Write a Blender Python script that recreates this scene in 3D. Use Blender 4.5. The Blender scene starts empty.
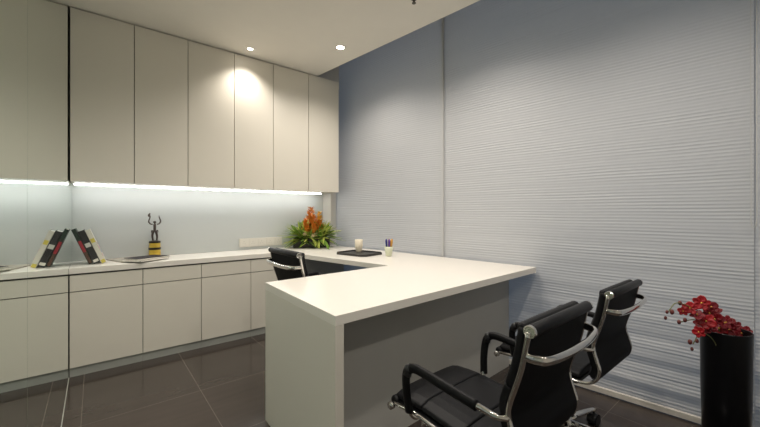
import bpy, bmesh, math, random
from mathutils import Vector, Matrix
random.seed(7)
S = bpy.context.scene
COL = S.collection
R = math.radians

# ---------------------------------------------------------------- camera
H = 1.18
cd = bpy.data.cameras.new('camera')
cam = bpy.data.objects.new('camera', cd); COL.objects.link(cam)
cd.sensor_width = 36; cd.lens = 346/760*36
cd.shift_y = -1.5/760
cd.clip_start = 0.02
cam.location = (0, 0, H)
cam.rotation_euler = (R(90), 0, -math.atan(285/346))
S.camera = cam

# ---------------------------------------------------------------- world and exposure
W = bpy.data.worlds.new('world'); S.world = W; W.use_nodes = True
bg = W.node_tree.nodes['Background']
bg.inputs[0].default_value = (0.60, 0.74, 1.0, 1); bg.inputs[1].default_value = 0.33
vs = S.view_settings
vs.view_transform = 'Standard'; vs.look = 'None'; vs.gamma = 1; vs.use_curve_mapping = False
vs.exposure = 0.38
LAMP_W = 31.0          # power of a ceiling downlight
WARM = (1.0, 0.925, 0.84)

# ---------------------------------------------------------------- materials
def mat(name, col, rough=0.5, metal=0.0, coat=0.0, noise=0.0, nscale=8, bump=0.0, bscale=200, spec=0.5, emit=None, estr=0, sheen=0, trans=0, ior=1.45):
    m = bpy.data.materials.new(name); m.use_nodes = True
    nt = m.node_tree; b = nt.nodes['Principled BSDF']
    b.inputs['Base Color'].default_value = (*col, 1)
    b.inputs['Roughness'].default_value = rough
    b.inputs['Metallic'].default_value = metal
    b.inputs['Coat Weight'].default_value = coat
    b.inputs['Specular IOR Level'].default_value = spec
    b.inputs['Sheen Weight'].default_value = sheen
    b.inputs['Transmission Weight'].default_value = trans
    b.inputs['IOR'].default_value = ior
    if emit:
        b.inputs['Emission Color'].default_value = (*emit, 1); b.inputs['Emission Strength'].default_value = estr
    tc = nt.nodes.new('ShaderNodeTexCoord')
    if noise > 0:
        n = nt.nodes.new('ShaderNodeTexNoise'); n.inputs['Scale'].default_value = nscale; n.inputs['Detail'].default_value = 4
        nt.links.new(tc.outputs['Object'], n.inputs['Vector'])
        mx = nt.nodes.new('ShaderNodeMix'); mx.data_type = 'RGBA'
        mx.inputs[6].default_value = (*[c*(1-noise) for c in col], 1)
        mx.inputs[7].default_value = (*[min(1, c*(1+noise)) for c in col], 1)
        nt.links.new(n.outputs['Fac'], mx.inputs[0]); nt.links.new(mx.outputs[2], b.inputs['Base Color'])
    if bump > 0:
        n2 = nt.nodes.new('ShaderNodeTexNoise'); n2.inputs['Scale'].default_value = bscale
        nt.links.new(tc.outputs['Object'], n2.inputs['Vector'])
        bp = nt.nodes.new('ShaderNodeBump'); bp.inputs['Strength'].default_value = bump; bp.inputs['Distance'].default_value = 0.002
        nt.links.new(n2.outputs['Fac'], bp.inputs['Height']); nt.links.new(bp.outputs['Normal'], b.inputs['Normal'])
    return m

M = {}
M['ceiling'] = mat('ceiling paint', (0.86, 0.82, 0.74), 0.9, noise=.02)
M['wall'] = mat('grey wall paint', (0.50, 0.51, 0.50), 0.85, noise=.02)
M['jamb'] = mat('white jamb paint', (0.62, 0.60, 0.55), 0.6, noise=.02)
M['cab'] = mat('cream laminate', (0.74, 0.70, 0.61), 0.38, noise=.02, nscale=3, bump=.03)
M['carcass'] = mat('cabinet carcass', (0.12, 0.115, 0.10), 0.6, noise=.03)
M['plinth'] = mat('grey plinth', (0.36, 0.37, 0.34), 0.45, noise=.04)
M['top'] = mat('white solid surface', (0.83, 0.79, 0.72), 0.28, noise=.015, nscale=20)
M['endp'] = mat('white desk panel', (0.72, 0.68, 0.60), 0.4, noise=.015, nscale=5)
M['modesty'] = mat('grey modesty laminate', (0.50, 0.49, 0.455), 0.45, noise=.03)
M['splash'] = mat('back painted glass', (0.54, 0.56, 0.545), 0.22, coat=.3, noise=.02, nscale=2)
M['mirror'] = mat('tinted mirror', (0.80, 0.90, 0.85), 0.015, metal=1.0)
M['seam'] = mat('mirror seam', (0.12, 0.14, 0.11), 0.5)
M['silicone'] = mat('pale silicone bead', (0.42, 0.42, 0.38), 0.5)
M['blind'] = mat('pleated blind fabric', (0.60, 0.60, 0.595), 0.6, noise=.03, nscale=30, bump=.1, bscale=500)
M['rail'] = mat('white blind rail', (0.72, 0.68, 0.62), 0.4)
M['cord'] = mat('pale cord', (0.55, 0.55, 0.53), 0.5)
M['led'] = mat('led diffuser', (1, 1, 1), 0.5, emit=(1.0, 1.0, 0.98), estr=14)
M['alu'] = mat('aluminium channel', (0.7, 0.7, 0.7), 0.35, metal=1)
M['lens'] = mat('downlight lens', (1, 1, 1), 0.5, emit=(1, 0.90, 0.76), estr=30)
M['ring'] = mat('white downlight trim', (0.8, 0.78, 0.72), 0.5)
M['leather'] = mat('black leather', (0.006, 0.006, 0.007), 0.45, noise=.2, nscale=12, bump=.25, bscale=260, spec=.22)
M['mesh'] = mat('black back fabric', (0.005, 0.005, 0.006), 0.62, noise=.2, nscale=60, bump=.2, bscale=500, spec=.12)
M['chrome'] = mat('polished chrome', (0.72, 0.70, 0.67), 0.10, metal=1)
M['plastic'] = mat('black plastic', (0.02, 0.02, 0.022), 0.35)
M['outlet'] = mat('white outlet plastic', (0.68, 0.65, 0.58), 0.4)
M['slot'] = mat('dark slot', (0.10, 0.10, 0.10), 0.5)
M['vase'] = mat('black glossy ceramic', (0.004, 0.004, 0.005), 0.28, noise=.1, spec=.2)
M['petal'] = mat('deep red petal', (0.30, 0.004, 0.010), 0.45, noise=.45, nscale=25)
M['petal2'] = mat('dark red petal', (0.15, 0.002, 0.008), 0.45, noise=.4, nscale=25)
M['bud'] = mat('brown red bud', (0.14, 0.035, 0.03), 0.5, noise=.4, nscale=40)
M['stamen'] = mat('yellow orchid lip', (0.75, 0.42, 0.08), 0.5, noise=.2)
M['stem'] = mat('olive stem', (0.16, 0.17, 0.06), 0.5, noise=.2)
M['leaf'] = mat('green leaf', (0.15, 0.27, 0.035), 0.5, noise=.5, nscale=14)
M['leafl'] = mat('light green leaf', (0.50, 0.56, 0.12), 0.5, noise=.35, nscale=14)
M['orange'] = mat('orange bract', (0.85, 0.30, 0.05), 0.5, noise=.35, nscale=40)
M['yellow'] = mat('yellow orange bract', (0.80, 0.45, 0.06), 0.5, noise=.3, nscale=40)
M['cream'] = mat('cream bloom', (0.85, 0.66, 0.40), 0.6, noise=.15, nscale=50)
M['trayb'] = mat('black woven tray', (0.035, 0.033, 0.03), 0.5, noise=.5, nscale=90, bump=.6, bscale=120)
M['ivory'] = mat('ivory ceramic', (0.78, 0.70, 0.55), 0.35, noise=.04)
M['greencup'] = mat('pale green white cup', (0.62, 0.64, 0.48), 0.35, noise=.05)
M['purple'] = mat('purple pen barrel', (0.10, 0.03, 0.28), 0.4)
M['mustard'] = mat('mustard pencil', (0.55, 0.28, 0.05), 0.45)
M['bluepen'] = mat('navy pen barrel', (0.02, 0.03, 0.16), 0.4)
M['bronze'] = mat('dark bronze figure', (0.10, 0.08, 0.07), 0.38, metal=.6, noise=.3, nscale=60)
M['gold'] = mat('yellow trophy base', (0.62, 0.42, 0.05), 0.4, noise=.25, nscale=60)
M['blackgloss'] = mat('black trophy band', (0.02, 0.015, 0.01), 0.3)
M['paper'] = mat('page edges', (0.72, 0.69, 0.62), 0.8, noise=.06, nscale=60)
M['bgreen'] = mat('dark green book cover', (0.025, 0.04, 0.03), 0.45, noise=.2)
M['bred'] = mat('dark red book label', (0.30, 0.03, 0.04), 0.5)
M['bbrown'] = mat('brown book cover', (0.09, 0.05, 0.035), 0.45, noise=.2)
M['bblack'] = mat('charcoal book cover', (0.035, 0.035, 0.035), 0.45, noise=.2)
M['bgrey'] = mat('pale grey lettering', (0.55, 0.55, 0.5), 0.5)
M['bwhite'] = mat('off white book cover', (0.66, 0.64, 0.56), 0.45, noise=.06)
M['byellow'] = mat('yellow cover stripe', (0.62, 0.52, 0.10), 0.5)
M['bmag'] = mat('magenta cover patch', (0.55, 0.04, 0.25), 0.5)
M['bblue'] = mat('blue cover patch', (0.05, 0.12, 0.45), 0.5)
M['mag'] = mat('magazine cover', (0.035, 0.03, 0.035), 0.55, noise=.9, nscale=35, spec=.2)
M['magl'] = mat('pale magazine cover', (0.42, 0.38, 0.32), 0.35, noise=.4, nscale=25)
M['sprk'] = mat('dark sprinkler metal', (0.10, 0.09, 0.07), 0.4, metal=.6)
M['navy'] = mat('navy film', (0.02, 0.05, 0.16), 0.5)

def thin_glass():
    m = bpy.data.materials.new('window glass'); m.use_nodes = True; nt = m.node_tree; nt.nodes.clear()
    o = nt.nodes.new('ShaderNodeOutputMaterial'); t = nt.nodes.new('ShaderNodeBsdfTransparent'); g = nt.nodes.new('ShaderNodeBsdfGlossy')
    t.inputs[0].default_value = (.92, .96, .97, 1); g.inputs['Roughness'].default_value = .02
    x = nt.nodes.new('ShaderNodeMixShader'); x.inputs[0].default_value = .06
    nt.links.new(t.outputs[0], x.inputs[1]); nt.links.new(g.outputs[0], x.inputs[2]); nt.links.new(x.outputs[0], o.inputs[0])
    return m
M['glass'] = thin_glass()
def blind_mat():
    m = M['blind']; nt = m.node_tree; b = nt.nodes['Principled BSDF']; o = nt.nodes['Material Output']
    t = nt.nodes.new('ShaderNodeBsdfTranslucent'); t.inputs[0].default_value = (.62, .64, .68, 1)
    x = nt.nodes.new('ShaderNodeMixShader'); x.inputs[0].default_value = .26
    nt.links.new(b.outputs[0], x.inputs[1]); nt.links.new(t.outputs[0], x.inputs[2]); nt.links.new(x.outputs[0], o.inputs['Surface'])
blind_mat()

def floor_mat():
    m = mat('dark floor tile', (0.06, 0.05, 0.045), 0.14, spec=.5)
    nt = m.node_tree; b = nt.nodes['Principled BSDF']
    tc = nt.nodes.new('ShaderNodeTexCoord')
    mp = nt.nodes.new('ShaderNodeMapping'); mp.inputs['Location'].default_value = (-0.54, -0.12, 0)
    br = nt.nodes.new('ShaderNodeTexBrick')
    br.offset = 0; br.inputs['Scale'].default_value = 1; br.inputs['Brick Width'].default_value = .6; br.inputs['Row Height'].default_value = .6
    br.inputs['Mortar Size'].default_value = .0016; br.inputs['Mortar Smooth'].default_value = 0
    br.inputs['Color1'].default_value = (0.066, 0.052, 0.045, 1); br.inputs['Color2'].default_value = (0.058, 0.047, 0.041, 1)
    br.inputs['Mortar'].default_value = (0.17, 0.145, 0.125, 1)
    nt.links.new(tc.outputs['Object'], mp.inputs[0]); nt.links.new(mp.outputs[0], br.inputs['Vector'])
    n = nt.nodes.new('ShaderNodeTexNoise'); n.inputs['Scale'].default_value = 2.5; n.inputs['Detail'].default_value = 6
    st = nt.nodes.new('ShaderNodeMapping'); st.inputs['Scale'].default_value = (1, 8, 1)
    nt.links.new(tc.outputs['Object'], st.inputs[0]); nt.links.new(st.outputs[0], n.inputs['Vector'])
    mx = nt.nodes.new('ShaderNodeMix'); mx.data_type = 'RGBA'; mx.blend_type = 'MULTIPLY'
    rp = nt.nodes.new('ShaderNodeValToRGB'); rp.color_ramp.elements[0].color = (.72, .72, .72, 1); rp.color_ramp.elements[1].color = (1.15, 1.12, 1.1, 1)
    nt.links.new(n.outputs['Fac'], rp.inputs[0]); mx.inputs[0].default_value = 1
    nt.links.new(br.outputs['Color'], mx.inputs[6]); nt.links.new(rp.outputs[0], mx.inputs[7])
    nt.links.new(mx.outputs[2], b.inputs['Base Color'])
    return m
M['floor'] = floor_mat()

# ---------------------------------------------------------------- helpers
def link(name, bm, m, parent=None, smooth=False, bevel=0, seg=2):
    me = bpy.data.meshes.new(name)
    bmesh.ops.recalc_face_normals(bm, faces=bm.faces)
    bm.to_mesh(me); bm.free()
    ms = m if isinstance(m, (list, tuple)) else [m]
    for k in ms: me.materials.append(M[k] if isinstance(k, str) else k)
    if smooth:
        for p in me.polygons: p.use_smooth = True
    o = bpy.data.objects.new(name, me); COL.objects.link(o)
    if parent: o.parent = parent
    if bevel:
        bv = o.modifiers.new('bevel', 'BEVEL'); bv.width = bevel; bv.segments = seg; bv.limit_method = 'ANGLE'; bv.angle_limit = R(40)
        bv.harden_normals = False
    if smooth and bevel == 0:
        pass
    return o

def tag(o, label=None, cat=None, group=None, kind=None):
    if label: o['label'] = label
    if cat: o['category'] = cat
    if group: o['group'] = group
    if kind: o['kind'] = kind
    return o

def thing(name, label, cat, loc=(0, 0, 0), rz=0, group=None):
    o = bpy.data.objects.new(name, None); COL.objects.link(o); o.empty_display_size = .1
    o.location = loc; o.rotation_euler = (0, 0, rz)
    return tag(o, label, cat, group)

def box(bm, a, b, mi=0):
    x0, y0, z0 = a; x1, y1, z1 = b
    v = [bm.verts.new(p) for p in ((x0,y0,z0),(x1,y0,z0),(x1,y1,z0),(x0,y1,z0),(x0,y0,z1),(x1,y0,z1),(x1,y1,z1),(x0,y1,z1))]
    for f in ((3,2,1,0),(4,5,6,7),(0,1,5,4),(1,2,6,5),(2,3,7,6),(3,0,4,7)):
        fc = bm.faces.new([v[i] for i in f]); fc.material_index = mi
    return v

def bx(name, a, b, m, parent=None, bevel=0.0):
    bm = bmesh.new(); box(bm, a, b); return link(name, bm, m, parent, bevel=bevel)

def prism(bm, pts, z0, z1, mi=0):
    lo = [bm.verts.new((x, y, z0)) for x, y in pts]; hi = [bm.verts.new((x, y, z1)) for x, y in pts]
    n = len(pts)
    bm.faces.new(lo[::-1]).material_index = mi; bm.faces.new(hi).material_index = mi
    for i in range(n):
        bm.faces.new([lo[i], lo[(i+1) % n], hi[(i+1) % n], hi[i]]).material_index = mi

def catmull(pts, n=8):
    pts = [Vector(p) for p in pts]; out = []
    P = [pts[0]*2-pts[1]] + pts + [pts[-1]*2-pts[-2]]
    for i in range(1, len(P)-2):
        a, b, c, d = P[i-1], P[i], P[i+1], P[i+2]
        for k in range(n):
            t = k/n
            out.append(.5*((2*b)+(c-a)*t+(2*a-5*b+4*c-d)*t*t+(-a+3*b-3*c+d)*t**3))
    out.append(pts[-1]); return out

def tube(bm, pts, r, sides=10, r2=None, up=None, mi=0, cap=True):
    """sweep; r may be a list; r2 gives the second half-width (oval along 'up')"""
    pts = [Vector(p) for p in pts]; n = len(pts); rings = []
    T = [(pts[min(i+1, n-1)]-pts[max(i-1, 0)]).normalized() for i in range(n)]
    ref = Vector(up) if up else (Vector((0, 0, 1)) if abs(T[0].z) < .9 else Vector((1, 0, 0)))
    for i in range(n):
        t = T[i]; s = t.cross(ref)
        if s.length < 1e-4: s = t.orthogonal()
        s.normalize(); u = s.cross(t).normalized()
        if not up: ref = u
        ra = r[i] if isinstance(r, (list, tuple)) else r
        rb = ra if r2 is None else (r2[i] if isinstance(r2, (list, tuple)) else r2)
        rings.append([bm.verts.new(pts[i]+s*math.cos(a)*ra+u*math.sin(a)*rb) for a in [2*math.pi*k/sides for k in range(sides)]])
    for i in range(n-1):
        for k in range(sides):
            bm.faces.new([rings[i][k], rings[i][(k+1) % sides], rings[i+1][(k+1) % sides], rings[i+1][k]]).material_index = mi
    if cap:
        bm.faces.new(rings[0][::-1]).material_index = mi; bm.faces.new(rings[-1]).material_index = mi

def lathe(bm, prof, c=(0, 0, 0), n=24, mi=0, sx=1, sy=1):
    rings = []
    for r, z in prof:
        if r < 1e-5: rings.append([bm.verts.new((c[0], c[1], c[2]+z))])
        else: rings.append([bm.verts.new((c[0]+r*sx*math.cos(2*math.pi*k/n), c[1]+r*sy*math.sin(2*math.pi*k/n), c[2]+z)) for k in range(n)])
    for a, b in zip(rings, rings[1:]):
        for k in range(n):
            q = []
            for v in (a[k % len(a)], a[(k+1) % len(a)], b[(k+1) % len(b)], b[k % len(b)]):
                if v not in q: q.append(v)
            if len(q) > 2: bm.faces.new(q).material_index = mi

def ball(bm, c, r, sx=1, sy=1, sz=1, mi=0, u=10, v=7, rot=None):
    mtx = Matrix.Translation(c) @ (rot if rot else Matrix.Identity(4)) @ Matrix.Diagonal((sx, sy, sz, 1))
    g = bmesh.ops.create_uvsphere(bm, u_segments=u, v_segments=v, radius=r, matrix=mtx)
    for vv in g['verts']:
        for f in vv.link_faces: f.material_index = mi; f.smooth = True

def copy_tree(o, parent=None):
    c = o.copy(); COL.objects.link(c)
    if parent: c.parent = parent
    for ch in list(o.children): copy_tree(ch, c)
    return c

# ---------------------------------------------------------------- the setting
XM, YF, YW, ZC = -0.143, 3.295, 3.74, 2.645
def wx(Y, off=0): return 2.634-.11*Y-off         # plane of the blinds
DW = Vector((.11, -1, 0)).normalized()           # along the blinds towards the camera
NW = Vector((-1, -.11, 0)).normalized()          # out of the blinds into the room
Y0 = -1.6                                        # open end of the room behind the camera

def struct(o): o['kind'] = 'structure'; return o
bm = bmesh.new(); prism(bm, [(-.30, Y0), (wx(Y0)+.30, Y0), (wx(3.95)+.30, 3.95), (-.30, 3.95)], -.08, 0)
struct(link('floor', bm, 'floor'))
def cex(Y): return 2.212-.11*Y
bm = bmesh.new()
prism(bm, [(-.30, Y0), (cex(Y0), Y0), (cex(3.95), 3.95), (-.30, 3.95)], ZC, ZC+.66)
struct(link('ceiling', bm, 'ceiling'))
bm = bmesh.new(); prism(bm, [(cex(Y0), Y0), (wx(Y0)+.30, Y0), (wx(3.95)+.30, 3.95), (cex(3.95), 3.95)], ZC+.60, ZC+.66)
struct(link('ceiling', bm, 'ceiling'))
struct(bx('wall_left', (-.30, Y0, 0), (XM-.006, 3.95, ZC), 'wall'))
struct(bx('wall_back', (XM-.006, YW+.01, 0), (2.75, 3.95, ZC+.60), 'wall'))
struct(bx('wall_front', (-.30, Y0-.12, 0), (wx(Y0)+.30, Y0, ZC+.60), 'jamb'))
# full-height window behind the blinds: glass between slim frames, daylight outside
def along(y, off): return (wx(y)-off, y)
def wprism(name, ya, yb, o0, o1, z0, z1, m):
    bm = bmesh.new(); prism(bm, [along(ya, o0), along(ya, o1), along(yb, o1), along(yb, o0)], z0, z1); return struct(link(name, bm, m))
wprism('window_1', Y0, YW, -.115, -.12, .04, ZC+.56, 'glass')
for yy in (Y0+.02, .14, 2.03, YW-.02): wprism('trim_4', yy-.02, yy+.02, -.09, -.15, 0, ZC+.60, 'rail')
wprism('trim_5', Y0, YW, -.09, -.15, 0, .04, 'rail')
wprism('trim_5', Y0, YW, -.09, -.15, ZC+.56, ZC+.60, 'rail')
struct(bx('trim_1', (2.17, 3.56, .0), (2.252, YW+.01, ZC+.60), 'jamb', bevel=.003))     # pilaster at the corner
struct(bx('trim_6', (1.70, 3.50, ZC), (2.2515, 3.5585, ZC+.60), 'jamb'))
bm = bmesh.new(); prism(bm, [(2.252, 3.58), (wx(3.58, -.07), 3.58), (wx(YW, -.07), YW+.01), (2.252, YW+.01)], 0, ZC+.60)
struct(link('trim_2', bm, 'wall'))
struct(bx('trim_3', (XM, -1.0, 0), (XM+.0022, 3.30, .003), 'silicone'))

# mirror wall: two tall panels
YS = 1.345
m1 = thing('mirror_panel', 'tall greenish mirror panel meeting the cabinets at the back corner', 'mirror', (XM, 2.5, 0))
o = bx('glass', (-.006, YS+.0015-2.5, .0), (0, YW-2.5, ZC), 'mirror', m1)
m2 = thing('mirror_panel', 'tall mirror panel nearest the camera, at the far left edge', 'mirror', (XM, 0, 0))
o = bx('glass', (-.006, -1.0, .0), (0, YS-.0015, ZC), 'mirror', m2)
o = bx('edge_bead', (-.0055, YS-.0014, .0), (-.0005, YS+.0014, ZC), 'seam', m2)

# ---------------------------------------------------------------- lower cabinets
LX = [XM+.002, .292, .711, 1.136, 1.50]
labs = ['cream drawer and door cabinet under the books, touching the mirror',
        'cream drawer and door cabinet below the bronze trophy',
        'cream drawer and door base cabinet, third one from the mirror',
        'cream base cabinet at the end of the row, half behind the desk']
for i in range(4):
    a, b = LX[i], LX[i+1]
    t = thing('base_cabinet', labs[i], 'cabinet', ((a+b)/2, YW-.25, 0), 0, 'base cabinets along the back wall')
    hw = (b-a)/2; ox, oy = (a+b)/2, YW-.25
    bx('body', (-hw+.0006, YF+.020-oy, .07), (hw-.0006, .24, .738), 'carcass', t)
    bx('plinth', (-hw+.0006, YF+.014-oy, 0), (hw-.0006, .24, .0699), 'plinth', t)
    bx('drawer_front', (-hw+.0022, YF-oy, .612), (hw-.0022, YF+.019-oy, .725), 'cab', t, bevel=.001)
    bx('door', (-hw+.0022, YF-oy, .068), (hw-.0022, YF+.019-oy, .605), 'cab', t, bevel=.001)

# ---------------------------------------------------------------- upper cabinets
UX = [XM+.0045, .236, .608, .986, 1.355, 1.738, 2.115]
labs = ['tall cream wall cabinet touching the mirror', 'tall cream wall cabinet, second from the mirror',
        'tall cream wall cabinet above the trophy, left of the spotlit door',
        'tall cream wall cabinet whose door the downlight shines on',
        'tall cream wall cabinet just right of the spotlit door',
        'tall cream wall cabinet at the right end, beside the blinds']
for i in range(6):
    a, b = UX[i], UX[i+1]; hw = (b-a)/2; ox, oy = (a+b)/2, YW-.22
    t = thing('wall_cabinet', labs[i], 'cabinet', (ox, oy, 1.40), 0, 'wall cabinets along the back wall')
    bx('body', (-hw+.0006, YF+.020-oy, .004), (hw-.0006, .215, ZC-1.40-.001), 'cab' if i == 5 else 'cab', t)
    bx('door', (-hw+.0025, YF-oy, 0), (hw-.0025, YF+.019-oy, ZC-1.40-.010), 'cab', t, bevel=.001)
    bx('gap_backing', (-hw+.0007, YF+.0185-oy, .005), (hw-.0007, YF+.0199-oy, ZC-1.40-.002), 'carcass', t)  # dark sheet behind the door, visible in the gaps around it

# LED strip under the wall cabinets
t = thing('strip_light', 'white LED strip light under the wall cabinets', 'light', (1.0, 3.60, 1.404))
bx('channel', (-1.13, -.022, -.004), (1.06, .022, 0), 'alu', t)
bx('diffuser', (-1.125, -.016, -.012), (1.055, .016, -.004), 'led', t)

# backsplash
bx_s = bx('glass_splashback', (XM+.001, YW, .781), (2.169, YW+.0099, 1.403), 'splash')
tag(bx_s, 'pale grey glass splashback between counter and wall cabinets', 'splashback')

# outlet bar on the splashback
t = thing('outlet_strip', 'long white power outlet strip low on the splashback', 'outlet', (1.40, YW, .855))
bx('plate', (-.235, -.014, -.046), (.235, 0, .046), 'outlet', t, bevel=.003)
for k in range(5):
    cx = -.188+k*.094
    s = bx('socket', (cx-.038, -.017, -.036), (cx+.038, -.0139, .036), 'outlet', t, bevel=.001)
    bm = bmesh.new()
    for dx, dz, w, h in ((0, .012, .003, .007), (-.011, -.010, .006, .0025), (.011, -.010, .006, .0025)):
        box(bm, (cx+dx-w/2, -.0174, dz-h/2), (cx+dx+w/2, -.0169, dz+h/2))
    link('pin_holes', bm, 'slot', s)

# countertop along the back wall
ZT = .78
bm = bmesh.new()
prism(bm, [(XM+.001, YF-.010), (2.232, YF-.010), (2.232, 3.559), (2.169, 3.559), (2.169, YW-.001), (XM+.001, YW-.001)], ZT-.041, ZT)
o = link('countertop', bm, 'top', bevel=.0015)
tag(o, 'white counter top over the base cabinets, running from mirror to blinds', 'counter')

# ---------------------------------------------------------------- desk
t = thing('desk', 'big white L-shaped desk with a waterfall end panel, joined to the counter', 'desk', (1.6, 1.55, 0))
bm = bmesh.new()
A = (.713, 1.136); B = (wx(1.215, .027), 1.218); Cc = (wx(YF-.011, .027), YF-.012); D = (1.462, YF-.012); E_ = (1.700, 1.960); F_ = (.747, 1.930)
prism(bm, [(x-1.6, y-1.55) for x, y in (A, B, Cc, D, E_, F_)], ZT-.04, ZT)
link('desktop', bm, 'top', t, bevel=.0015)
bm = bmesh.new()
prism(bm, [(x-1.6, y-1.55) for x, y in ((.713, 1.136), (.754, 1.1379), (.788, 1.931), (.747, 1.930))], 0, ZT-.0402)
link('end_panel', bm, 'endp', t, bevel=.001)
bm = bmesh.new()
prism(bm, [(x-1.6, y-1.55) for x, y in ((.770, 1.348), (wx(1.455, .027), 1.418), (wx(1.475, .027), 1.438), (.7705, 1.368))], 0.0, ZT-.0402)
link('modesty_panel', bm, 'modesty', t)
bx('support_panel', (1.50-1.6, YF-.03-1.55, 0.0), (2.16-1.6, YF-.012-1.55, ZT-.0402), 'modesty', t)

# ---------------------------------------------------------------- pleated blinds
def blind(y_far, y_near, off, label, zb, seed):
    rnd = random.Random(seed)
    L = (y_far-y_near)/abs(DW.y)
    base = Vector((wx(y_far), y_far, 0))+NW*off
    t = thing('pleated_blind', label, 'blind', base, math.atan2(DW.y, DW.x), 'pleated blinds on the right wall')
    # local x along the blind towards the camera, local y = outwards to the left of travel
    side = 1 if (Matrix.Rotation(math.atan2(DW.y, DW.x), 3, 'Z') @ Vector((0, 1, 0))).dot(NW) > 0 else -1
    bm = bmesh.new(); nx = 40; pitch = .0195; z0 = zb+.034; z1 = ZC+.57
    n = int((z1-z0)/pitch)*2; cols = []
    rows = []
    ph = [rnd.uniform(0, 6.28) for _ in range(6)]
    for j in range(n+1):
        z = z0+(z1-z0)*j/n
        h = z-z0
        low = math.exp(-h/.32)
        amp = .00055*(0.5+.9*rnd.random())*(1+1.2*low)+low*.0006*(rnd.random()-.2)
        row = []
        for i in range(nx+1):
            x = L*i/nx
            sag = low*.010*math.sin(h*34+ph[0])+low*.004*math.sin(h*80+x*.6+ph[1])
            wob = .0022*math.sin(x*3.1+ph[2]+h*1.7)*math.sin(h*2.4+ph[3]) + .0012*math.sin(x*9+h*3+ph[4])
            y = (amp if j % 2 else -amp)*(1+.35*math.sin(x*5+j*.37+ph[5]))+sag
            row.append(bm.verts.new((x, side*y, z+wob)))
        rows.append(row)
    for j in range(n):
        for i in range(nx):
            bm.faces.new([rows[j][i], rows[j][i+1], rows[j+1][i+1], rows[j+1][i]])
    f = link('fabric', bm, 'blind', t)
    bx('bottom_rail', (0, -.011, zb), (L, .011, zb+.034), 'rail', t, bevel=.002)
    bx('head_rail', (0, -.02, z1-.001), (L, .02, ZC+.599), 'rail', t)
    return t, side, L
b1, sd, L1 = blind(3.548, 2.045, .0, 'far pleated blind, narrow one between the corner pier and the wide blind', .007, 3)
b2, sd, L2 = blind(2.042, .150, .004, 'wide pale pleated blind behind the visitor chairs and red orchid', .007, 5)
b3, sd, L3 = blind(.146, -1.30, .0, 'pleated blind at the extreme right edge, just beyond the pull cord', .007, 9)
bx('side_channel', (0, -.014, .007), (.022, .014, ZC+.58), 'blind', b2)
bm = bmesh.new()
pts = [(L2-.012, sd*.034, ZC+.5), (L2-.014, sd*.032, 2.0), (L2-.012, sd*.032, 1.3), (L2-.013, sd*.03, 1.14), (L2-.004, sd*.03, 1.10), (L2+.006, sd*.03, 1.14), (L2+.007, sd*.032, 1.3), (L2+.006, sd*.034, ZC+.5)]
tube(bm, catmull(pts, 8), .0018, 6)
link('pull_cord', bm, 'cord', b2, smooth=True)

# ---------------------------------------------------------------- ceiling lamps
def downlight(x, y, label, power, r=.036, size=152, blend=.85, grp='recessed ceiling downlights'):
    t = thing('downlight', label, 'ceiling light', (x, y, ZC), 0, grp)
    bm = bmesh.new(); lathe(bm, [(r, -.001), (r, -.004), (r+.014, -.004), (r+.017, 0.0)], n=28)
    link('trim_ring', bm, 'ring', t, smooth=True)
    bm = bmesh.new(); lathe(bm, [(0, -.0032), (r*.98, -.0032), (r*.98, -.0008), (0, -.0008)], n=28)
    link('lens', bm, 'lens', t)
    l = bpy.data.lights.new('downlight_beam', 'SPOT'); l.energy = power; l.color = WARM; l.spot_size = R(size); l.spot_blend = blend
    l.shadow_soft_size = .03
    lo = bpy.data.objects.new('downlight_beam', l); COL.objects.link(lo); lo.parent = t; lo.location = (0, 0, -.036)
    return t
downlight(1.075, 3.135, 'small lit downlight in front of the spotlit cabinet door', 20.0, .020, 122, 1.0)
downlight(1.685, 2.60, 'larger bright downlight near the ceiling edge by the blinds', LAMP_W, .032)
for x, y, lb in ((1.72, 1.45, 'ceiling downlight above the right half of the desk, just out of frame'), (.62, 1.75, 'ceiling downlight above the left end of the desk, out of frame'),
                 (1.72, .45, 'ceiling downlight above the two visitor chairs, out of frame'), (.75, .45, 'ceiling downlight overhead, left of the visitor chairs'),
                 (1.72, -.6, 'added unseen ceiling downlight behind the camera, nearer the blinds'), (.75, -.6, 'added unseen ceiling downlight behind the camera, nearer the mirror')):  # the pair behind the camera is unseen, added for general room light
    downlight(x, y, lb, LAMP_W*(.55 if y < 0 else .8 if y < 1 else 1.15))

t = thing('sprinkler', 'small dark ceiling sprinkler at the top edge of the photo', 'sprinkler', (1.69, 1.685, ZC))
bm = bmesh.new(); lathe(bm, [(0, 0), (.022, -.0005), (.022, -.004), (.010, -.006), (.006, -.03), (.0, -.03)], n=16); link('escutcheon', bm, 'sprk', t, smooth=True)
bm = bmesh.new(); lathe(bm, [(0, -.030), (.014, -.030), (.014, -.033), (0, -.033)], n=16); link('deflector', bm, 'sprk', t)

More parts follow.
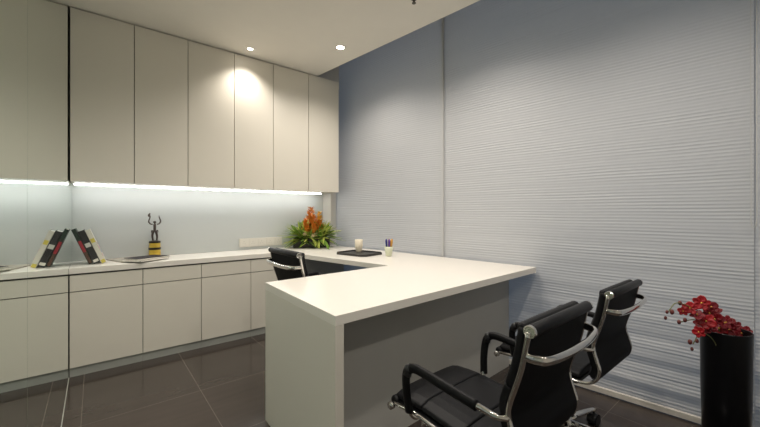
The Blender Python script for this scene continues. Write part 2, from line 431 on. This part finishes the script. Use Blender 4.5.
# ---------------------------------------------------------------- office chairs
RAIL = [(.262, .452), (.15, .458), (0, .448), (-.10, .442), (-.18, .448), (-.222, .475), (-.236, .52), (-.226, .56), (-.212, .61), (-.216, .65), (-.248, .75), (-.270, .86)]
def make_chair(label, group, loc, rz):
    t = thing('office_chair', label, 'chair', loc, rz, group)
    P = catmull([(0, y, z) for y, z in RAIL], 8)
    def nrm(i):
        a = P[max(i-1, 0)]; b = P[min(i+1, len(P)-1)]; d = (b-a).normalized()
        return Vector((0, d.z, -d.y)) if True else None      # points forward/up side
    # which side is the sitter's side: on the seat it is +z
    N = []
    for i in range(len(P)):
        n = nrm(i); 
        N.append(n)
    if N[8].z < 0: N = [-n for n in N]
    hw = .212
    # side rails
    for s in (-1, 1):
        bm = bmesh.new()
        tube(bm, [Vector((s*.222, p.y, p.z)) for p in P], .0075, 10, r2=.0105, up=(1, 0, 0))
        link('side_rail', bm, 'chrome', t, smooth=True)
        bm = bmesh.new()
        prof = [(0, -.006), (.0165, -.006), (.0172, -.004), (.0172, .005), (.0158, .007), (.0130, .007), (.0120, .0045), (.0070, .0045), (.0060, .006), (0, .006)]
        lathe(bm, prof, n=24)
        bmesh.ops.rotate(bm, verts=bm.verts, cent=(0, 0, 0), matrix=Matrix.Rotation(s*R(90), 3, 'Y'))
        bmesh.ops.translate(bm, verts=bm.verts, vec=(s*.219, -.272, .862))
        link('end_cap', bm, 'chrome', t)
    # seat and back membrane
    def sheet(i0, i1, o0, o1, w, nx=10, bulge=0.0):
        bm = bmesh.new(); A_ = []; B_ = []
        for i in range(i0, i1+1):
            a = []; b = []
            for k in range(nx+1):
                u = -1+2*k/nx; e = 1-abs(u)**6
                x = w*u
                a.append(bm.verts.new(Vector((x, P[i].y, P[i].z))+N[i]*o0))
                b.append(bm.verts.new(Vector((x, P[i].y, P[i].z))+N[i]*(o0+(o1-o0)*(.55+.45*e)+bulge*e)))
            A_.append(a); B_.append(b)
        for j in range(len(A_)-1):
            for k in range(nx):
                bm.faces.new([A_[j][k], A_[j][k+1], A_[j+1][k+1], A_[j+1][k]])
                bm.faces.new([B_[j][k], B_[j][k+1], B_[j+1][k+1], B_[j+1][k]])
        for k in range(nx):
            bm.faces.new([A_[0][k], A_[0][k+1], B_[0][k+1], B_[0][k]]); bm.faces.new([A_[-1][k], A_[-1][k+1], B_[-1][k+1], B_[-1][k]])
        for j in range(len(A_)-1):
            bm.faces.new([A_[j][0], A_[j+1][0], B_[j+1][0], B_[j][0]]); bm.faces.new([A_[j][-1], A_[j+1][-1], B_[j+1][-1], B_[j][-1]])
        return bm
    nP = len(P)-1
    bent = next(i for i in range(len(P)) if P[i].y < -.15)
    # seat: leather base plus three soft pads as one upholstered part
    seat = link('seat', sheet(0, bent, -.006, .012, hw+.004), 'leather', t, smooth=False, bevel=.003)
    cuts = [0, bent//3, 2*bent//3, bent]
    for a, b in zip(cuts, cuts[1:]):
        bm = sheet(a, b, .0121, .046, hw-.002)
        link('seat_cushion', bm, 'leather', seat, bevel=.009, seg=3)
    back = link('backrest', sheet(bent+6, nP, -.006, .010, hw+.004), 'mesh', t, bevel=.002)
    bs = bent+8; m_ = nP-bs
    cuts = [bs, bs+m_//4, bs+m_//2, bs+3*m_//4, nP]
    for a, b in zip(cuts, cuts[1:]):
        link('back_cushion', sheet(a, b, .0105, .054, hw+.002), 'leather', back, bevel=.009, seg=3)
    # upper flap of the front pad
    bm = bmesh.new()
    box(bm, (-hw+.004, -.254, .838), (hw-.004, -.226, .876))
    link('top_cushion', bm, 'leather', back, bevel=.012, seg=3)
    # rolls
    bm = bmesh.new(); tube(bm, [(-.219, -.272, .862), (-.214, -.272, .862), (.214, -.272, .862), (.219, -.272, .862)], [.015, .0172, .0172, .015], 20)
    link('head_roll', bm, 'leather', t, smooth=True)
    bm = bmesh.new(); tube(bm, [(-.222, .262, .458), (-.217, .262, .458), (.217, .262, .458), (.222, .262, .458)], [.015, .018, .018, .015], 16)
    link('front_roll', bm, 'leather', t, smooth=True)
    bm = bmesh.new(); tube(bm, [(-.243, .258, .448), (.243, .258, .448)], .007, 10)
    for s in (-1, 1): tube(bm, [(s*.232, .258, .448), (s*.250, .258, .448)], .014, 14)
    link('front_spreader', bm, 'chrome', t, smooth=True)
    # back bracket
    bm = bmesh.new()
    pb = catmull([(-.222, -.258, .792), (-.216, -.282, .79), (-.190, -.306, .788), (-.10, -.317, .786), (0, -.320, .786), (.10, -.317, .786), (.190, -.306, .788), (.216, -.282, .79), (.222, -.258, .792)], 6)
    tube(bm, pb, .0075, 10, r2=.013, up=(0, 0, 1))
    link('back_bracket', bm, 'chrome', t, smooth=True)
    # seat spreader below
    bm = bmesh.new()
    for y0 in (-.09, .11):
        tube(bm, catmull([(-.222, y0, .445), (-.17, y0, .425), (-.06, y0*.6, .405), (0, y0*.5, .40), (.06, y0*.6, .405), (.17, y0, .425), (.222, y0, .445)], 5), .009, 8, r2=.014, up=(0, 0, 1))
    link('seat_spreader', bm, 'chrome', t, smooth=True)
    # armrests
    for s in (-1, 1):
        bm = bmesh.new()
        ap = catmull([(s*.254, .150, .475), (s*.262, .155, .54), (s*.269, .152, .60), (s*.270, .138, .632), (s*.270, .105, .646), (s*.270, .04, .642), (s*.269, -.05, .632), (s*.266, -.135, .622)], 7)
        tube(bm, ap, .0165, 14, r2=.013, up=(1, 0, 0))
        arm = link('armrest', bm, 'leather', t, smooth=True)
        bm = bmesh.new()
        tube(bm, catmull([(s*.266, -.125, .6235), (s*.262, -.155, .619), (s*.254, -.19, .612), (s*.226, -.212, .606)], 6), .0095, 10, r2=.009, up=(1, 0, 0))
        link('arm_bracket', bm, 'chrome', arm, smooth=True)
        bm = bmesh.new()
        tube(bm, catmull([(s*.254, .150, .485), (s*.245, .148, .468), (s*.236, .140, .457), (s*.222, .135, .456)], 6), .0105, 10)
        link('arm_foot', bm, 'chrome', arm, smooth=True)
        bm = bmesh.new()
        tube(bm, [(s*.270, .146, .612), (s*.270, .139, .634), (s*.270, .126, .641)], .0172, 14, r2=.0137, up=(1, 0, 0))
        link('arm_collar', bm, 'plastic', arm, smooth=True)
    # mechanism, lift, base
    bm = bmesh.new(); box(bm, (-.07, -.09, .355), (.07, .09, .402)); link('tilt_mechanism', bm, 'plastic', t, bevel=.012)
    bm = bmesh.new(); tube(bm, [(.06, .02, .375), (.19, .02, .372), (.24, .02, .378)], [.005, .005, .007], 8); link('lever', bm, 'chrome', t, smooth=True)
    bm = bmesh.new(); lathe(bm, [(0, .10), (.026, .10), (.026, .23), (.020, .232), (.020, .36), (0, .36)], n=20); link('gas_lift', bm, 'chrome', t, smooth=False)
    bm = bmesh.new(); lathe(bm, [(0, .082), (.040, .082), (.042, .10), (.034, .132), (0, .132)], n=20); link('hub', bm, 'chrome', t, smooth=True)
    for k in range(5):
        a = R(BASE_A+72*k); d = Vector((math.cos(a), math.sin(a), 0)); u = Vector((0, 0, 1))
        bm = bmesh.new()
        tube(bm, [d*.03+u*.108, d*.10+u*.108, d*.20+u*.098, d*.285+u*.086, d*.308+u*.082], [.020, .019, .016, .014, .009], 10, r2=[.017, .015, .012, .010, .007], up=(0, 0, 1))
        leg = link('base_leg', bm, 'chrome', t, smooth=True)
        c = d*.292; pr = Vector((-d.y, d.x, 0))
        bm = bmesh.new()
        for q in (-1, 1):
            pts = [c+pr*q*.008+u*.0285, c+pr*q*.026+u*.0285]
            tube(bm, pts, .028, 18)
        # hood
        hood = []
        for kk in range(9):
            an = R(-15+kk*210/8); hood.append(c+d*math.cos(an)*.034+u*(.0285+math.sin(an)*.034))
        tube(bm, hood, .0035, 8, r2=.022, up=tuple(pr))
        tube(bm, [c+u*.055, c+u*.085], .007, 8)
        link('caster', bm, 'plastic', leg, smooth=False)
    return t
BASE_A = -8
grp = None
ch1 = make_chair('black leather chrome office chair nearest the camera, facing the desk front', grp, (1.087, .729, 0), R(.5))
ch1.scale = (.905, 1, 1)
ch2 = copy_tree(ch1); ch2.location = (1.868, .770, -.0); ch2.rotation_euler.z = R(0); ch2.scale = (.965, .965, .965)
ch2.scale.x = .95
ch2['label'] = 'black leather chrome office chair nearer the blinds and red orchid'
ch3 = copy_tree(ch1); ch3.location = (1.275, 2.225, 0); ch3.rotation_euler.z = R(-90); ch3.scale = (1.05, 1.05, 1.05)
ch3['label'] = 'black office chair behind the desk, only its back showing above the top'

# ---------------------------------------------------------------- tall black vase and the red orchid
VX, VY = 2.390, .232
t = thing('floor_vase', 'tall black cylindrical floor vase beside the right blind', 'vase', (VX, VY, 0))
bm = bmesh.new()
lathe(bm, [(0, 0), (.082, 0), (.086, .006), (.092, .30), (.095, .596), (.0945, .602), (.091, .602), (.089, .596), (.084, .35), (0, .34)], n=48)
link('body', bm, 'vase', t, smooth=True)

def petal(bm, c, d, n, L, Wd, mi=0, cup=.25):
    """one petal from c along d, face normal n"""
    d = d.normalized(); s = d.cross(n).normalized(); n = s.cross(d).normalized()
    g = []
    nu = 5; nv = 4
    for i in range(nu+1):
        u = i/nu; w = Wd*math.sin(math.pi*(.12+.80*u))**.75 if u > 0 else Wd*.25
        row = []
        for k in range(nv+1):
            v = -1+2*k/nv
            row.append(bm.verts.new(c+d*L*u+s*w*.5*v+n*(cup*L*(u*u*.5-u*.2)+abs(v)*w*.12)))
        g.append(row)
    for i in range(nu):
        for k in range(nv):
            f = bm.faces.new([g[i][k], g[i][k+1], g[i+1][k+1], g[i+1][k]]); f.material_index = mi; f.smooth = True

def sv(px, py, d):
    """point seen at a place in the photograph at depth d, used once to take positions off the picture"""
    yaw = math.atan(285/346); Fv = Vector((math.sin(yaw), math.cos(yaw), 0)); Rv = Vector((math.cos(yaw), -math.sin(yaw), 0))
    p = Fv*d+Rv*(d*(px-380)/346); return Vector((p.x, p.y, H+(212-py)*d/346))

t = thing('red_orchid', 'red artificial orchid spray leaning left out of the black floor vase', 'flower', (VX, VY, .345))
T0 = Vector((VX, VY, .345))
rnd = random.Random(4)
d0 = 1.70
stems = [[(727, 372, 1.70), (724, 340, 1.69), (712, 322, 1.68), (700, 312, 1.66), (688, 306, 1.65), (676, 303, 1.64), (668, 312, 1.63)],
         [(731, 372, 1.72), (733, 340, 1.72), (722, 325, 1.71), (706, 318, 1.70), (690, 320, 1.68), (680, 322, 1.66)],
         [(722, 372, 1.67), (716, 345, 1.66), (706, 334, 1.64), (698, 336, 1.63), (693, 344, 1.62)],
         [(735, 372, 1.73), (742, 345, 1.73), (738, 334, 1.73), (728, 326, 1.73)]]
bm = bmesh.new()
for st in stems:
    tube(bm, catmull([sv(*p)-T0 for p in st], 6), .0022, 6)
link('stem', bm, 'stem', t, smooth=True)
flowers = [(701, 303, 1.66, 1.0, 0), (690, 308, 1.65, .85, 0), (711, 307, 1.69, .9, 1), (706, 321, 1.63, 1.05, 0), (697, 315, 1.64, .85, 1),
           (715, 319, 1.66, 1.0, 1), (724, 323, 1.68, .95, 1), (699, 332, 1.61, .75, 0), (730, 329, 1.69, .9, 1), (712, 327, 1.64, .8, 1), (741, 333, 1.71, .85, 1), (683, 311, 1.65, .6, 0),
           (709, 313, 1.67, .9, 1), (701, 323, 1.66, .85, 1), (719, 328, 1.69, .95, 0), (728, 322, 1.72, .9, 1), (735, 327, 1.73, .9, 1), (705, 329, 1.65, .8, 1), (716, 312, 1.70, .8, 1), (746, 331, 1.73, .7, 1)]
for (px, py, dd, sc, dk) in flowers:
    c = sv(px, py, dd)-T0
    tocam = (Vector((0, 0, H))-(c+T0)).normalized()
    n = (tocam+Vector((rnd.uniform(-.5, .5), rnd.uniform(-.5, .5), rnd.uniform(-.2, .7)))).normalized()
    e1 = n.orthogonal().normalized(); e2 = n.cross(e1)
    a0 = rnd.uniform(0, 6.28)
    bm = bmesh.new()
    for k in range(5):
        a = a0+2*math.pi*k/5; dr = e1*math.cos(a)+e2*math.sin(a)
        petal(bm, c, dr, n, .036*sc, (.038 if k % 2 else .028)*sc, 0, cup=rnd.uniform(.1, .7))
    fl = link('bloom', bm, 'petal2' if dk else 'petal', t, smooth=True)
    so = fl.modifiers.new('solid', 'SOLIDIFY'); so.thickness = .0007
    bm = bmesh.new(); ball(bm, c+n*.005*sc, .0035*sc, 1, 1, 1.3); petal(bm, c+n*.004, (n+e1*math.cos(a0)*.8+e2*math.sin(a0)*.8), e2, .011*sc, .006*sc)
    link('lip', bm, 'stamen', fl, smooth=True)
for (px, py, dd, r) in ((667, 312, 1.63, .008), (665.5, 318, 1.63, .008), (672, 312, 1.63, .011), (679, 322, 1.65, .010), (680, 303, 1.65, .010), (685, 320, 1.66, .010), (690, 342, 1.62, .011), (697, 341, 1.62, .009), (692, 349, 1.62, .008)):
    bm = bmesh.new(); ball(bm, sv(px, py, dd)-T0, r, 1, .8, 1.15); link('bud', bm, 'bud', t, smooth=True)

# ---------------------------------------------------------------- planter with arrangement on the counter
PX, PY = 1.885, 3.50
t = thing('flower_arrangement', 'orange and green flower arrangement in a low black planter on the counter corner', 'flower arrangement', (PX, PY, ZT), R(-28))
bm = bmesh.new(); box(bm, (-.20, -.055, 0), (.20, .055, .105)); 
link('planter', bm, 'blackgloss', t, bevel=.004)
rnd = random.Random(11)
for gi, (mname, n) in enumerate((('leaf', 230), ('leafl', 240))):
    bm = bmesh.new()
    for k in range(n):
        a = rnd.uniform(0, 2*math.pi); el = rnd.uniform(-.25, 1.3); L = rnd.uniform(.15, .28)*(1.0 if el < .9 else .95)
        c = Vector((rnd.uniform(-.13, .13), rnd.uniform(-.04, .04), .10))
        ax = math.cos(a)*math.cos(el); d = Vector((ax*1.0+c.x*1.6, math.sin(a)*math.cos(el)*.65, math.sin(el))).normalized()
        if d.y > .3 and c.y > 0: L *= .65
        mid = c+d*L*.55; tip = c+d*L+Vector((0, 0, -L*rnd.uniform(0, .28)))
        wdt = rnd.uniform(.016, .044)
        s = (tip-c).cross(Vector((0, 0, 1)))
        s = s.normalized() if s.length > 1e-3 else Vector((1, 0, 0))
        s = (s+Vector((rnd.uniform(-.4, .4), rnd.uniform(-.4, .4), rnd.uniform(-.4, .4)))).normalized()
        p = [c, c.lerp(mid, .5)+Vector((0, 0, .005)), mid, mid.lerp(tip, .55), tip]; ws = [.2, .8, 1, .7, .05]
        prev = None
        for q, w in zip(p, ws):
            cur = (bm.verts.new(q-s*w*wdt/2), bm.verts.new(q+Vector((0, 0, -.002))), bm.verts.new(q+s*w*wdt/2))
            if prev:
                bm.faces.new([prev[0], prev[1], cur[1], cur[0]]); bm.faces.new([prev[1], prev[2], cur[2], cur[1]])
            prev = cur
    cz, sz = math.cos(R(-28)), math.sin(R(-28))
    for v in bm.verts:
        v.co.z = max(v.co.z, .006)
        lim = (3.725-PY-v.co.x*sz)/cz
        v.co.y = min(v.co.y, lim)
    tag(link('foliage', bm, mname, t, smooth=True), kind='stuff')
for (x, y, hgt, mname, r) in ((-.01, -.02, .44, 'orange', .105), (-.06, -.05, .32, 'orange', .085), (.085, -.01, .40, 'yellow', .085), (.075, -.055, .30, 'orange', .085), (.02, -.06, .36, 'orange', .085)):
    bm = bmesh.new()
    z = .16
    while z < hgt:
        f = (z-.16)/(hgt-.16)
        for k in range(6):
            a = rnd.uniform(0, 6.28); d = Vector((math.cos(a), math.sin(a), .55))
            petal(bm, Vector((x, y, z)), d, Vector((-d.x, -d.y, 1)), r*1.1*(1-.6*f), .034*(1-.4*f), cup=.3)
        z += .016
    link('flower_spike', bm, mname, t, smooth=True)
for (x, y, z) in ((-.075, -.075, .155), (.045, -.085, .15), (.01, -.08, .135), (-.12, -.05, .18)):
    bm = bmesh.new(); ball(bm, (x, y, z), .020, 1, 1, .85, u=12, v=8)
    for k in range(8):
        a = k*.785; petal(bm, Vector((x, y, z)), Vector((math.cos(a), -.4+math.sin(a)*.4, math.sin(a))), Vector((0, -1, 0)), .026, .018)
    link('cream_bloom', bm, 'cream', t, smooth=True)

# ---------------------------------------------------------------- tray, candle glass, pen cup
t = thing('serving_tray', 'dark woven square tray with rounded corners on the desk', 'tray', (1.935, 2.66, ZT), R(12))
bm = bmesh.new(); prism(bm, [(-.15, -.15), (-.11, -.19), (.11, -.19), (.15, -.15), (.15, .15), (.11, .19), (-.11, .19), (-.15, .15)], 0, .010); link('tray_base', bm, 'trayb', t, bevel=.003)
bm = bmesh.new()
rp_ = [(-.15, -.15), (-.11, -.19), (.11, -.19), (.15, -.15), (.15, .15), (.11, .19), (-.11, .19), (-.15, .15), (-.15, -.15)]
tube(bm, [(x*.97, y*.97, .015) for x, y in rp_], .006, 8)
link('rim', bm, 'trayb', t, smooth=True)
t = thing('mug', 'ivory mug standing on the back of the dark tray', 'mug', (2.000, 2.755, ZT+.0105), R(20))
bm = bmesh.new(); lathe(bm, [(0, 0), (.026, 0), (.030, .006), (.036, .05), (.040, .118), (.0375, .119), (.033, .05), (.027, .010), (0, .009)], n=24); link('body', bm, 'ivory', t, smooth=True)
bm = bmesh.new(); tube(bm, catmull([(.036, 0, .085), (.058, 0, .085), (.064, 0, .058), (.052, 0, .032), (.033, 0, .030)], 6), .004, 8); link('handle', bm, 'ivory', t, smooth=True)
t = thing('pen_cup', 'pale green-white cup holding pens at the right of the tray', 'cup', (2.055, 2.37, ZT))
bm = bmesh.new(); lathe(bm, [(0, 0), (.024, 0), (.027, .004), (.033, .04), (.041, .088), (.0385, .088), (.030, .04), (.024, .008), (0, .008)], n=24); link('body', bm, 'greencup', t, smooth=True)
pens = [('purple', (-.012, .004), (-.022, .008)), ('purple', (-.006, -.008), (-.012, -.02)), ('bluepen', (-.016, .0), (-.034, -.004)), ('mustard', (.006, .004), (.014, .012)), ('mustard', (.012, -.006), (.028, -.012)), ('mustard', (.004, -.010), (.008, -.026))]
plab = ['purple pen in the pale cup, behind the other purple one', 'purple pen at the front middle of the pale cup', 'navy pen leaning furthest left in the pale cup',
        'mustard pencil standing at the back of the pale cup', 'mustard pencil leaning right in the pale cup', 'mustard pencil at the front of the pale cup']
for (m_, b, tp), lb in zip(pens, plab):
    bm = bmesh.new(); tube(bm, [(b[0], b[1], .0), (tp[0], tp[1], .125), (tp[0]*1.02, tp[1]*1.02, .145)], [.006, .0095, .006], 8)
    o = link('pen', bm, m_, smooth=True); o.location = (2.055, 2.37, ZT+.010)
    tag(o, lb, 'pen', 'pens in the cup')

# ---------------------------------------------------------------- trophy
t = thing('trophy', 'bronze winged figure trophy with raised arms on a banded yellow base', 'trophy', (.412, 3.665, ZT), R(-5))
bm = bmesh.new(); lathe(bm, [(0, 0), (.052, 0), (.052, .008), (.046, .012), (.044, .065), (0, .065)], n=24); link('base', bm, 'gold', t)
bm = bmesh.new(); lathe(bm, [(0, .065), (.047, .065), (.047, .085), (0, .085)], n=24); link('band', bm, 'blackgloss', t)
bm = bmesh.new(); lathe(bm, [(0, .085), (.043, .085), (.043, .125), (0, .125)], n=24); link('base', bm, 'gold', t)
bm = bmesh.new(); lathe(bm, [(0, .125), (.045, .125), (.045, .140), (.02, .146), (0, .146)], n=24); link('band', bm, 'blackgloss', t)
bm = bmesh.new()
tube(bm, catmull([(-.012, 0, .144), (-.016, 0, .19), (-.014, -.004, .225), (-.006, 0, .26)], 5), [.006+.004*min(1, i/12) for i in range(16)], 8)
tube(bm, catmull([(.014, 0, .144), (.016, .003, .19), (.012, 0, .225), (.006, 0, .26)], 5), [.006+.004*min(1, i/12) for i in range(16)], 8)
tube(bm, catmull([(0, 0, .25), (0, 0, .275), (0, 0, .30), (0, 0, .325), (0, 0, .335)], 4), [.014, .014, .0135, .013, .0125, .0125, .013, .014, .016, .018, .019, .019, .018, .016, .013, .009, .006], 10, r2=[.010]*17)
tube(bm, [(0, 0, .33), (0, 0, .348)], .006, 8)
ball(bm, (0, 0, .357), .012, 1, 1, 1.2)
for s in (-1, 1):
    tube(bm, catmull([(s*.014, 0, .330), (s*.030, 0, .338), (s*.040, 0, .365), (s*.034, 0, .400), (s*.030, 0, .418)], 5), [.0072-.0001*i*1.6 for i in range(21)], 8)
    for k in range(3): tube(bm, [(s*.030, (k-1)*.004, .415), (s*(.028+.002*k), (k-1)*.005, .432)], .002, 5)
    tube(bm, [(s*.012, 0, .262), (s*.020, 0, .262), (s*.024, 0, .235)], [.004, .005, .002], 6)
for v in bm.verts: v.co.z = .146+(v.co.z-.144)*.77; v.co.x *= 1.1
link('figure', bm, 'bronze', t, smooth=True)
bm = bmesh.new(); tube(bm, catmull([(-.030, 0, .41), (-.038, 0, .43), (-.036, 0, .45), (-.030, 0, .462)], 4), [.003, .005, .007, .008, .009, .009, .009, .008, .007, .006, .005, .003, .002], 8); torch_bm = bm
for v in bm.verts: v.co.z = .146+(v.co.z-.144)*.77; v.co.x *= 1.1
link('torch', bm, 'bronze', t, smooth=True)

# ---------------------------------------------------------------- leaning books by the mirror
# (x of lower left spine edge, thickness, length along lean, depth, lean angle, cover, extras)
def book(x, th, hgt, dep, lean, cover, label, deco, yc=3.53):
    t = thing('book', label, 'book', (x, yc, ZT+.0005), 0, 'books leaning by the mirror')
    t.rotation_euler = (0, -R(lean), 0)
    y0 = -dep/2
    # hard cover: left board, right board, spine facing -y
    bm = bmesh.new()
    box(bm, (0, y0, 0), (.003, -y0, hgt)); box(bm, (th-.003, y0, 0), (th, -y0, hgt)); box(bm, (.003, y0, 0), (th-.003, y0+.003, hgt))
    c = link('cover', bm, cover, t, bevel=.0006)
    bx('pages', (.0032, y0+.0035, .004), (th-.0032, -y0-.005, hgt-.004), 'paper', t)
    for (a, b, side, m_) in deco:
        if side == 'spine': bx('spine_label', (.0035, y0-.0006, a*hgt), (th-.0035, y0, b*hgt), m_, c)
        else: bx('cover_patch', (th, y0+dep*side[0], a*hgt), (th+.0006, y0+dep*side[1], b*hgt), m_, c)
    return t
L_ = 21
bk = [(-.036, .026, .285, .17, 'bgreen', 'dark green and red spined book leaning nearest the mirror', [(.66, .98, 'spine', 'bgreen'), (.34, .66, 'spine', 'bred'), (.02, .34, 'spine', 'bbrown')]),
      (-.006, .040, .268, .17, 'bblack', 'charcoal book with grey lettering in the middle of the leaning three', [(.50, .62, 'spine', 'bgrey'), (.04, .12, 'spine', 'bwhite')]),
      (.039, .032, .275, .16, 'bwhite', 'off-white book with yellow edge and coloured patches, outermost of the leaning books', [(.0, .10, 'spine', 'byellow'), (.62, .74, 'spine', 'byellow'), (.40, .50, (.0, .5), 'bmag'), (.28, .38, (.1, .6), 'bblue'), (.18, .26, (.0, .4), 'bmag'), (.52, .60, (.1, .5), 'bred')])]
for (x, th, hg, dp, cov, lab, deco) in bk:
    o = book(x, th, hg, dp, L_, cov, lab, deco)
    o.location.z = ZT+.0006

# ---------------------------------------------------------------- magazines lying on the counter
mags = [(.215, 3.575, .21, .28, R(20), 'magl', 'pale magazine lying flat on the counter right of the leaning books', 0),
        (.320, 3.415, .20, .27, R(-52), 'magl', 'brownish magazine in the middle of the pile, overhanging the counter front', .0092),
        (.335, 3.455, .19, .26, R(-63), 'mag', 'dark glossy magazine on top of the pile in front of the trophy', .0184)]
for x, y, w, h, a, m_, lab, dz in mags:
    t = thing('magazine', lab, 'magazine', (x, y, ZT+.0004+dz), a, 'magazines on the counter')
    bx('cover', (-w/2, -h/2, 0), (w/2, h/2, .0088), m_, t, bevel=.0008)
    bx('pages', (-w/2+.003, -h/2-.0008, .001), (w/2+.0008, h/2+.0008, .0075), 'paper', t)
